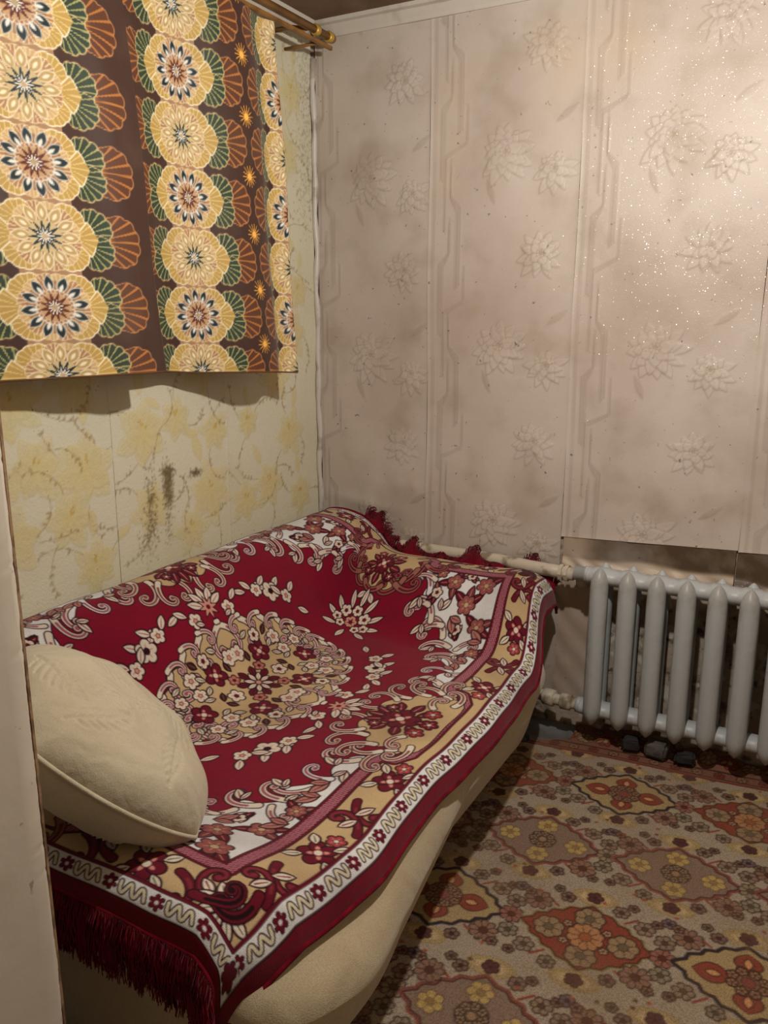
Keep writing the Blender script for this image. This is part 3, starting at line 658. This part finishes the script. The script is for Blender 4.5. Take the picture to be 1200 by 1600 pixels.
# ------------------------------------------------------------------ sofa and the rug spread over it
M_uphol = make_mat('beige_chenille', (182, 168, 138), rough=.95, sheen=.25, dirt=((3, .45, .7, (158, 138, 104), .6, 5), (300, .4, .6, (150, 130, 100), .35, 2)), bumps=(('noise', 420, .5, .002), ('wave', 5, .35, .006)))
M_leg = make_mat('dark_metal_leg', (44, 38, 34), rough=.5)
M_rug = make_mat('plush_rug', attr=True, rough=1.0, spec=.1, sheen=.12, dirt=((4.0, .46, .74, (60, 4, 18), .32, 4), (520, .4, .7, (10, 4, 6), .22, 2)), bumps=(('noise', 480, .5, .0018), ('noise', 22, .25, .006)))
M_fringe = make_mat('rug_fringe', (112, 14, 32), rough=1.0, spec=.04, sheen=.05, dirt=((30, .4, .7, (54, 6, 16), .7, 3),))
RU = [-.76, -.62, -.55, -.46, -.355, -.235, -.10, 0, .2, .45, .62, .70, .745, .77]
XM = [.022, .030, .065, .14, .225, .30, .375, .45, .645, .89, 1.06, 1.13, 1.158, 1.165]
ZM = [.56, .70, .748, .76, .705, .615, .50, .452, .44, .45, .455, .44, .405, .385]
XF = [.03, .04, .085, .17, .265, .34, .40, .455, .64, .87, 1.00, 1.05, 1.07, 1.075]
ZF = [.56, .70, .75, .765, .745, .695, .645, .632, .63, .632, .63, .595, .545, .51]
XN = [.022, .030, .065, .14, .225, .30, .375, .45, .645, .89, 1.05, 1.105, 1.125, 1.13]
ZN = [.56, .70, .748, .76, .72, .65, .575, .535, .52, .52, .50, .45, .405, .385]
VV = [-1.04, -.99, -.93, -.86, -.75, -.55, 0, .5, .62, .75, .88, .95, 1.04]
YV = [-1.968, -1.957, -1.92, -1.862, -1.77, -1.585, -1.04, -.54, -.42, -.30, -.175, -.115, -.082]
DV = [-.065, -.03, -.006, 0, 0, 0, 0, 0, 0, 0, 0, -.008, -.05]
def drape(U, V, off=0.0):
    wf = sstep(.48, .84, V)[..., None]; wn = sstep(-.52, -.86, V)[..., None] if False else (1 - sstep(-.86, -.52, V))[..., None]
    A = np.stack([hermite(RU, XM, U), hermite(RU, ZM, U)], -1); B = np.stack([hermite(RU, XF, U), hermite(RU, ZF, U)], -1); C = np.stack([hermite(RU, XN, U), hermite(RU, ZN, U)], -1)
    XZ = A * (1 - wf - wn) + B * wf + C * wn
    x, z, y = XZ[..., 0], XZ[..., 1], hermite(VV, YV, V)
    k = sstep(-.35, .05, U)
    z = z + hermite(VV, DV, V) * k
    c = np.clip((U - .58) / .18, 0, 1) * np.clip((-V - .80) / .24, 0, 1)
    z = z - .085 * c + .014 * np.sin(U * 38 - V * 20) * np.clip(c * 2, 0, 1); x = x - .13 * c * c; y = y + .004 * c
    z = z + .0035 * np.sin(U * 13 + V * 7) * np.sin(V * 9 - U * 4 + 1) + .002 * np.sin(V * 31 + U * 11) * sstep(.3, .7, U)
    x = x + .008 * np.sin(V * 8.5 + .6) * sstep(.45, .76, U)
    P = np.stack([x, y, z], -1)
    if off:
        P = P.copy(); back = 1 - sstep(-.25, -.05, U); P[..., 2] -= off * (1 - .3 * back); P[..., 0] -= off * (back - sstep(.6, .7, U) * -1 * 1.0)
        P[..., 0] = np.maximum(P[..., 0], .010)
    return P
sofa = empty('sofa', (.6, -1.05, 0), label='low beige upholstered sofa along the yellow papered wall, under the red rug', cat='sofa')
def local(P): return P - np.float32((.6, -1.05, 0))
def under(name, u0, u1, v0, v1, zb, xb=None):
    U, V = np.meshgrid(np.linspace(u0, u1, 110), np.linspace(v0, v1, 180)); P = drape(U, V, .019)
    S = P.copy(); S[..., 2] = zb
    ring = lambda A: np.concatenate([A[0, :-1], A[:-1, -1], A[-1, :0:-1], A[:0:-1, 0]], 0)
    r0, r1 = ring(P), ring(S); n = len(r0); base = P.reshape(-1, 3); q = grid_quads(180, 110)
    i = np.arange(180 * 110).reshape(180, 110); ri = np.concatenate([i[0, :-1], i[:-1, -1], i[-1, :0:-1], i[:0:-1, 0]]); lo = len(base) + np.arange(n)
    side = np.stack([ri, lo, np.roll(lo, -1), np.roll(ri, -1)], -1)
    me = raw_mesh(name, local(np.concatenate([base, r1])), np.concatenate([q, side]), M_uphol); return link(bpy.data.objects.new(name, me), parent=sofa)
under('seat_cushion', -.16, .66, -.94, .95, .40); under('backrest', -.60, -.10, -.93, .95, .30)
def sofa_base():
    zs = [.055, .065, .09, .13, .16, .20, .25, .30, .35, .39, .41, .42, .405, .395]; n = 200
    t = np.linspace(0, 2 * math.pi, n, endpoint=False); e = 2 / 9.0
    cx, cy = np.sign(np.cos(t)) * np.abs(np.cos(t)) ** e, np.sign(np.sin(t)) * np.abs(np.sin(t)) ** e
    P = []
    for z in zs:
        iy = hermite([.05, .09, .13, .2, .3, .40, .44], [.03, .015, .01, .005, 0, .012, .05], np.float64(z)) + (.1 if len(P) > 11 else 0) * (len(P) - 11)
        y = -1.030 + cy * (.922 - iy)
        xt = hermite([-2.02, -1.7, -1.2, -.6, -.25, -.1], [1.06, 1.105, 1.130, 1.12, 1.065, 1.04], y); xf = hermite([-2.02, -1.75, -1.45, -1.1, -.5, -.1], [1.20, 1.225, 1.195, 1.140, 1.135, 1.085], y)
        if z >= .30: k = sstep(.30, .425, z); X = xf * (1 - k) + xt * k - .05 * sstep(.415, .44, z)
        else: X = xf - hermite([.05, .09, .13, .2, .3], [.20, .12, .065, .028, 0], np.float64(z))
        X = X + .004 * np.sin(y * 17 + z * 20) - (.1 * (len(P) - 11) if len(P) > 11 else 0)
        P.append(np.stack([.04 + (cx + 1) / 2 * (X - .04), y, np.full(n, z)], -1))
    P = np.array(P); top = P[-1] * np.float32((1, 1, 1)); c0 = P[0].mean(0); c1 = P[-1].mean(0)
    P = np.concatenate([[P[0] * .1 + c0 * .9], P, [P[-1] * .1 + c1 * .9]]); return P
grid_obj('base', local(sofa_base()), M_uphol, wrap=True, parent=sofa)
for (x, y) in ((1.0, -.20), (1.0, -1.86), (.12, -.20), (.12, -1.86)):
    bm = tube_bm([(x, y, 0.001), (x, y, .012), (x - .005, y, .02), (x - .01, y, .11)], [.03, .03, .02, .024], 14)
    o = bm_obj('leg', bm, M_leg, parent=sofa); o.location = (-.6, 1.05, 0)
# rug
rug = empty('plush_rug', (.6, -1.05, .45), label='dark red plush rug with cream floral medallion spread over the sofa', cat='rug')
q = rug_quarter(.0026).img
h_ = np.concatenate([q[:, :0:-1], q], 1); full = np.concatenate([h_[:0:-1], h_], 0); nv, nu = full.shape[:2]
U, V = np.meshgrid(np.linspace(-RW, RW, nu), np.linspace(-RL, RL, nv))
O_R = np.float32((.6, -1.05, .45))
grid_obj('woven_panel', drape(U, V) - O_R, M_rug, full, parent=rug)
def rim():
    a = np.linspace(-RW, RW, 160); b = np.linspace(-RL, RL, 220)
    u = np.concatenate([a, np.full(220, RW), a[::-1], np.full(220, -RW)]); v = np.concatenate([np.full(160, -RL), b, np.full(160, RL), b[::-1]])
    return drape(u[None], v[None])[0]
rp = rim(); rp = rp[np.concatenate([[True], np.linalg.norm(np.diff(rp, axis=0), axis=1) > 1e-4])]
bm_obj('edge_binding', tube_bm([tuple(p - O_R - np.float32((0, 0, .002))) for p in rp], .0055, 6), M_fringe, parent=rug)
def fringe(name, v, count, L0, L1, seed, mode, u0, u1):
    rnd = random.Random(seed); Vs, Fs = [], []
    for i in range(count):
        u = u0 + (u1 - u0) * (i + rnd.random()) / count; p = drape(np.array([[u]]), np.array([[v]]))[0, 0]; L = rnd.uniform(L0, L1)
        sx = .5 * math.sin(u * 90) * .02 + rnd.uniform(-.012, .012); pts = []
        for k in range(6):
            t = k / 5
            if mode == 'hang': q_ = (p[0] + sx * t + .004 * math.sin(t * 7 + i), p[1] - .016 * math.sin(min(1, t * 2.4) * 1.57) - rnd.uniform(0, .004) - .006 * math.sin(i * .7), p[2] - L * t)
            else:
                a = math.sin(u * 47) * .5 + math.sin(u * 21 + 1) * .5
                q_ = (p[0] + sx * 1.1 * t, min(p[1] + L * .62 * t, -.012), p[2] + .006 + L * (.34 + .42 * max(a, -.45)) * math.sin(t * 2.2) + rnd.uniform(-.002, .002))
            pts.append(q_)
        r = .0019; b0 = len(Vs)
        for k, c in enumerate(pts):
            rr = r * (1 - .45 * k / 5)
            for j in range(3): a = j * 2.094 + i; Vs.append((c[0] + math.cos(a) * rr - O_R[0], c[1] + math.sin(a) * rr - O_R[1], c[2] + (rr * math.sin(a) if mode != 'hang' else 0) - O_R[2]))
        for k in range(5):
            for j in range(3): Fs.append((b0 + k * 3 + j, b0 + k * 3 + (j + 1) % 3, b0 + k * 3 + 3 + (j + 1) % 3, b0 + k * 3 + 3 + j))
    me = raw_mesh(name, Vs, np.array(Fs), M_fringe); link(bpy.data.objects.new(name, me), parent=rug, kind='stuff')
fringe('fringe', -RL, 1500, .085, .125, 1, 'hang', -.1, .755); fringe('fringe', .985, 1300, .06, .095, 2, 'lie', -.34, .72)

# ------------------------------------------------------------------ pillow
M_pillow = make_mat('cream_jacquard', (182, 172, 148), rough=.9, sheen=.2, dirt=((4, .5, .7, (160, 146, 118), .5, 4), (400, .4, .6, (160, 146, 116), .3, 2)), bumps=(('wave', 9, .2, .006), ('noise', 300, .35, .002), ('noise', 7, .4, .02)))
def pillow():
    root = empty('cushion', (.635, -1.80, .672), label='plump cream cushion with leaf stitching at the near end of the sofa', cat='cushion')
    n = 170; s = np.sin(np.linspace(-1, 1, n) * math.pi / 2); S, T = np.meshgrid(s, s); A = .24; TH = .118
    w = (np.clip(1 - np.abs(S) ** 2.4, 0, 1) * np.clip(1 - np.abs(T) ** 2.4, 0, 1)) ** .42
    X = A * S * np.sqrt(1 - .34 * T * T); Y = A * T * np.sqrt(1 - .34 * S * S)
    wr = .005 * np.sin(X * 30 + Y * 22) * w + .003 * np.sin(Y * 50 - X * 20) * w
    st = Cloth(-.25, -.25, .5, .5, .0016, (0, 0, 0)); rnd = random.Random(6)          # stitched fronds pulled into the cloth
    for (fx, fy, fa, fl_) in ((-.16, -.16, .75, .20), (.02, -.17, 1.0, .17), (.10, -.05, 2.3, .16), (-.10, .06, .3, .18), (.06, .10, -.5, .14), (-.19, -.02, 1.5, .15), (.16, -.17, 1.7, .13), (-.05, -.21, .2, .16)):
        P_ = [(fx + math.cos(fa + .25 * t) * fl_ * t, fy + math.sin(fa + .25 * t) * fl_ * t) for t in np.linspace(0, 1, 9)]
        st.paint(stroke(P_, .0024), None, soft=1.6, h=-.0062)
        for k in range(1, 9):
            for sg in (1, -1):
                a = fa + .25 * k / 8 + sg * (1.15 - .06 * k); px_, py_ = P_[k]; Lb = fl_ * .30 * math.sin(.5 + k * .3)
                st.paint(stroke([(px_ + math.cos(a - sg * .35 * t) * Lb * t, py_ + math.sin(a - sg * .35 * t) * Lb * t) for t in np.linspace(0, 1, 5)], .0018), None, soft=1.6, h=-.0052)
    ii = np.clip(((X + .25) / .0016).astype(int), 0, st.nu - 1); jj = np.clip(((Y + .25) / .0016).astype(int), 0, st.nv - 1)
    wr = wr + st.hgt[jj, ii] * np.clip(w * 3, 0, 1)
    bm = bmesh.new(); 
    top = np.stack([X, Y, TH * w + wr], -1); bot = np.stack([X, Y, -TH * w + wr], -1)
    Q = grid_quads(n, n); V_ = np.concatenate([top.reshape(-1, 3), bot.reshape(-1, 3)]); Qa = np.concatenate([Q, Q[:, ::-1] + n * n])
    link(bpy.data.objects.new('cover', raw_mesh('cover', V_, Qa, M_pillow)), parent=root)
    e = np.concatenate([top[0, :-1], top[:-1, -1], top[-1, :0:-1], top[:0:-1, 0], top[0, :1]])[::2]
    bm_obj('piping', tube_bm([tuple(p) for p in e], .005, 8), M_pillow, parent=root)
    return root
cush = pillow()
n_ = Vector((.45, .54, .72)).normalized(); R_ = Vector((.877, .48, 0)); d1 = (R_ - n_ * R_.dot(n_)).normalized(); d2 = n_.cross(d1); d1, d2 = d1 * math.cos(.17) - d2 * math.sin(.17), d2 * math.cos(.17) + d1 * math.sin(.17)
ex, ey = (d1 - d2).normalized(), (d1 + d2).normalized()
cush.rotation_euler = Matrix((ex, ey, n_)).transposed().to_euler()

# ------------------------------------------------------------------ carpet
M_carpet = make_mat('worn_carpet', attr=True, rough=1.0, spec=.08, dirt=((3.2, .45, .72, (120, 96, 72), .45, 5), (260, .42, .6, (60, 44, 34), .35, 2)), bumps=(('noise', 420, .6, .002), ('noise', 9, .3, .01)))
cx0, cx1, cy0, cy1 = .78, 2.30, -2.25, -.012
cc = carpet_print(cx0, cx1, cy0, cy1, .0037); X, Y = np.meshgrid(cc.u, cc.v)
Z = .010 + .0025 * np.sin(X * 9 + Y * 5) * np.sin(Y * 7) + .034 * sstep(-.13, -.015, Y) * (.6 + .4 * np.sin(X * 24)) * sstep(1.1, 1.25, X)
keep = ~((X < 1.16) & (Y > -.20 + (X - 1.02) * .55))
carpet = empty('patterned_carpet', (1.5, -1.1, 0), label='worn beige oriental carpet with red and brown medallions on the floor', cat='carpet')
grid_obj('pile', np.stack([X - 1.5, Y + 1.1, Z], -1), M_carpet, cc.img, keep=keep, parent=carpet)

# ------------------------------------------------------------------ radiator and pipes
M_rad = make_mat('grey_radiator_paint', (170, 174, 174), rough=.42, spec=.45, dirt=((9, .52, .7, (128, 120, 106), .55, 5), (40, .69, .74, (90, 76, 60), .6, 4)), bumps=(('noise', 26, .25, .006), ('noise', 140, .12, .001)))
M_pipe = make_mat('painted_pipe', (184, 174, 156), rough=.45, spec=.4, dirt=((16, .55, .66, (110, 92, 70), .8, 5),), bumps=(('noise', 40, .3, .004),))
RZ0, RH = .096, .588
def section_mesh():
    V_, F_ = [], []
    zz = [0, .006, .02, .04, .06, .10, .29, .49, .525, .545, .562, .576, .584, .588]
    ww = [.002, .008, .020, .0285, .031, .031, .0305, .031, .0305, .0285, .023, .014, .007, .001]
    n = 20
    for yc, dp in ((-.048, .034), (.030, .030)):
        b0 = len(V_)
        for z, w in zip(zz, ww):
            for j in range(n):
                a = 2 * math.pi * j / n; cx, cy = math.cos(a), math.sin(a)
                ridge = 1.0 + .16 * math.exp(-(cx / .22) ** 2)
                V_.append((w * math.copysign(abs(cx) ** .8, cx), yc + dp / .031 * w * cy * ridge * .95, z))
        for i in range(len(zz) - 1):
            for j in range(n): F_.append((b0 + i * n + j, b0 + i * n + (j + 1) % n, b0 + (i + 1) * n + (j + 1) % n, b0 + (i + 1) * n + j))
    for zc in (.048, .547):                              # hubs to the neighbours, and webs front to back
        b0 = len(V_); m = 16
        for xx in (-.0478, -.030, -.022, .022, .030, .0478):
            r = .032 if abs(xx) > .025 else .036
            for j in range(m): a = 2 * math.pi * j / m; V_.append((xx, -.008 + r * 1.25 * math.cos(a), zc + r * math.sin(a) * .9))
        for i in range(5):
            for j in range(m): F_.append((b0 + i * m + j, b0 + i * m + (j + 1) % m, b0 + (i + 1) * m + (j + 1) % m, b0 + (i + 1) * m + j))
    me = raw_mesh('section', V_, np.array(F_), M_rad); return me
RX0 = 1.237
radiator = empty('radiator', (RX0, -.095, RZ0), label='grey painted cast iron radiator on the back wall', cat='radiator')
sm = section_mesh()
for i in range(9):
    o = bpy.data.objects.new('section', sm); link(o, parent=radiator); o.location = (i * .0957, 0, 0)
bm = tube_bm([(-.048, -.008, .547), (-.060, -.008, .547), (-.060, -.008, .547), (-.098, -.008, .547)], [.031, .031, .026, .026], 18); bm_obj('coupling', bm, M_rad, parent=radiator)
bm = tube_bm([(-.048, -.008, .048), (-.066, -.008, .048)], [.030, .028], 18); bm_obj('coupling', bm, M_rad, parent=radiator)
bm = box_bm(.40, .425, .02, .09, .50, .512, .003); bm_obj('bracket', bm, M_rad, parent=radiator)
supply = empty('heating_pipe', (.7, -.05, .636), label='cream painted heating pipe along the back wall above the sofa end', cat='pipe')
bm_obj('pipe_run', tube_bm([(-.66, 0, -.004), (-.3, 0, -.003), (.1, -.006, -.002), (.33, -.045, 0), (.435, -.053, 0)], .0235, 16), M_pipe, parent=supply)
for xx in (.385, .405): bm_obj('nut', tube_bm([(xx, -.0515, 0), (xx + .012, -.0525, 0)], .030, 8), M_pipe, smooth_=False, parent=supply)
bm_obj('wall_clip', box_bm(.43, .475, -.006, .038, -.062, -.030, .004), M_trim, parent=supply)
ret = empty('return_pipe', (1.05, -.103, .144), label='short white painted return pipe low between sofa and radiator', cat='pipe')
bm_obj('pipe_run', tube_bm([(-.30, .06, 0), (-.1, .03, 0), (.05, 0, 0), (.118, 0, 0)], .021, 16), M_pipe, parent=ret)
bm_obj('valve_collar', tube_bm([(-.005, .012, 0), (.0, .010, 0), (.035, .004, 0), (.04, .003, 0)], [.024, .032, .032, .024], 14), M_pipe, parent=ret)
bm_obj('coupling', tube_bm([(.06, 0, 0), (.065, 0, 0), (.10, 0, 0), (.105, 0, 0)], [.022, .030, .030, .022], 14), M_pipe, parent=ret)
# rubble under the radiator: near-black pieces and a paler grey one
M_stone = make_mat('dark_brick', (46, 44, 44), rough=.9, dirt=((20, .45, .62, (36, 32, 30), .8, 5),), bumps=(('noise', 40, .6, .01),))
M_stone2 = make_mat('grey_brick', (92, 88, 82), rough=.9, dirt=((20, .45, .62, (62, 54, 48), .8, 5),), bumps=(('noise', 40, .6, .01),))
def brick(x, y, w, d, hh, rz, m, lab):
    bm = box_bm(-w / 2, w / 2, -d / 2, d / 2, 0, hh, .008); rnd = random.Random(int(x * 1000))
    for v in bm.verts: v.co += Vector((rnd.uniform(-.004, .004), rnd.uniform(-.004, .004), rnd.uniform(-.003, .003) if v.co.z > .01 else 0))
    o = bm_obj('brick_fragment', bm, m, False, label=lab, cat='brick', group='brick pieces under the radiator'); o.location = (x, y, .022); o.rotation_euler.z = rz
brick(1.375, -.110, .062, .05, .045, .2, M_stone, 'dark brick piece under the radiator, nearest the sofa')
brick(1.465, -.115, .075, .055, .050, -.1, M_stone2, 'paler grey brick piece under the radiator')
brick(1.56, -.112, .068, .05, .036, .15, M_stone, 'dark brick piece under the radiator, farthest from the sofa')

# ------------------------------------------------------------------ curtains and rods
M_curtain = make_mat('printed_curtain', attr=True, rough=.62, spec=.3, sheen=.15, dirt=((5, .52, .75, (120, 100, 84), .16, 4),), bumps=(('noise', 260, .25, .001), ('noise', 6, .3, .015)))
def curtain(name, path_b, path_t, length, zb, zt, cols, stars, label, loc, su=1.0):
    pb, pt = np.array(smooth(path_b, 14)), np.array(smooth(path_t, 14))
    def arc(p):
        s = np.concatenate([[0], np.cumsum(np.linalg.norm(np.diff(p, axis=0), axis=1))]); return s / s[-1]
    c = curtain_print(0, length, zb[0] - 1.546, zt - zb[0], .0030 / (1 if su == 1 else 1.1), cols, stars, 0, su)
    uu = c.u / c.u[-1]
    B = np.stack([np.interp(uu, arc(pb), pb[:, i]) for i in (0, 1)], -1); Tp = np.stack([np.interp(uu, arc(pt), pt[:, i]) for i in (0, 1)], -1)
    t = ((c.v - c.v[0]) / (c.v[-1] - c.v[0]))[:, None, None]
    YX = B[None] * (1 - t) + Tp[None] * t
    zbot = np.interp(uu, np.linspace(0, 1, len(zb)), zb); Z = zbot[None] + t[..., 0] * (zt - zbot[None])
    X = YX[..., 1] + .003 * np.sin(YX[..., 0] * 40 + Z * 3) + .004 * np.sin(Z * 9 + YX[..., 0] * 9)
    P = np.stack([X, YX[..., 0], Z], -1) - np.float32(loc)
    r = empty(name, loc, label=label, cat='curtain', group='curtain panels over the window')
    o = grid_obj('cloth', P, M_curtain, c.img, parent=r)
    so = o.modifiers.new('thickness', 'SOLIDIFY'); so.thickness = .0016
    hem = np.concatenate([P[0]]); bm_obj('hem', tube_bm([tuple(p) for p in hem[::4]], .0028, 6), M_hem, parent=r)
M_hem = make_mat('curtain_hem', (92, 62, 36), rough=.8)
curtain('curtain', [(-1.92, .10), (-1.75, .12), (-1.58, .12), (-1.42, .15), (-1.25, .18), (-1.16, .195), (-1.075, .19)], [(-1.95, .13), (-1.75, .14), (-1.58, .13), (-1.42, .145), (-1.25, .16), (-1.18, .165), (-1.135, .165)],
        .88, [1.372, 1.372], 2.450, [.88 - .345, .88 - .345 - .6], [], 'brown curtain panel with a row of large mandala flowers, farther from the corner', (.17, -1.5, 1.37), 1.25)
curtain('curtain', [(-1.09, .11), (-.98, .085), (-.88, .085), (-.73, .16), (-.63, .20), (-.54, .185), (-.47, .15), (-.40, .175)], [(-1.15, .125), (-1.02, .11), (-.90, .105), (-.77, .15), (-.68, .18), (-.60, .165), (-.52, .15), (-.46, .16)],
        .77, [1.372, 1.352, 1.345, 1.33], 2.450, [.285, .785], [.53], 'brown curtain panel with narrow mandala columns and orange stars, next to the corner', (.15, -.7, 1.35))
M_wood = make_mat('varnished_wood', (134, 94, 44), rough=.4, spec=.5, dirt=((14, .45, .65, (92, 58, 26), .7, 4),), bumps=(('noise', 30, .2, .003),))
M_gold = make_mat('brass_ring', (184, 146, 66), rough=.35, spec=.5, metal=.3)
rod = empty('curtain_rod', (.15, -1.1, 2.497), label='varnished wooden curtain rod with brass rings under the ceiling', cat='curtain rod')
bm_obj('pole', tube_bm([(0, -1.0, 0), (0, .985, 0)], .0135, 16), M_wood, parent=rod)
for yy in (.90, .985): bm_obj('ring', tube_bm([(0, yy - .012, 0), (0, yy - .008, 0), (0, yy + .008, 0), (0, yy + .012, 0)], [.0145, .019, .019, .0145], 16), M_gold, parent=rod)
bm_obj('finial', tube_bm([(0, .985, 0), (0, 1.0, 0), (0, 1.012, 0), (0, 1.022, 0)], [.015, .018, .014, .003], 16), M_wood, parent=rod)
for yy in (-.9, .86): bm_obj('bracket', tube_bm([(-.148, yy, .01), (-.08, yy, .01), (-.012, yy, -.005)], .008, 8), M_wood, parent=rod)
rail = empty('curtain_rail', (.15, -1.1, 2.462), label='thin wooden rail carrying the curtains just below the rod', cat='curtain rail')
bm_obj('strip', box_bm(-.006, .006, -1.0, 1.0, -.006, .008, .002), M_wood, False, parent=rail)
bm_obj('bracket', tube_bm([(-.148, .92, .0), (-.006, .92, .0)], .006, 8), M_wood, parent=rail)
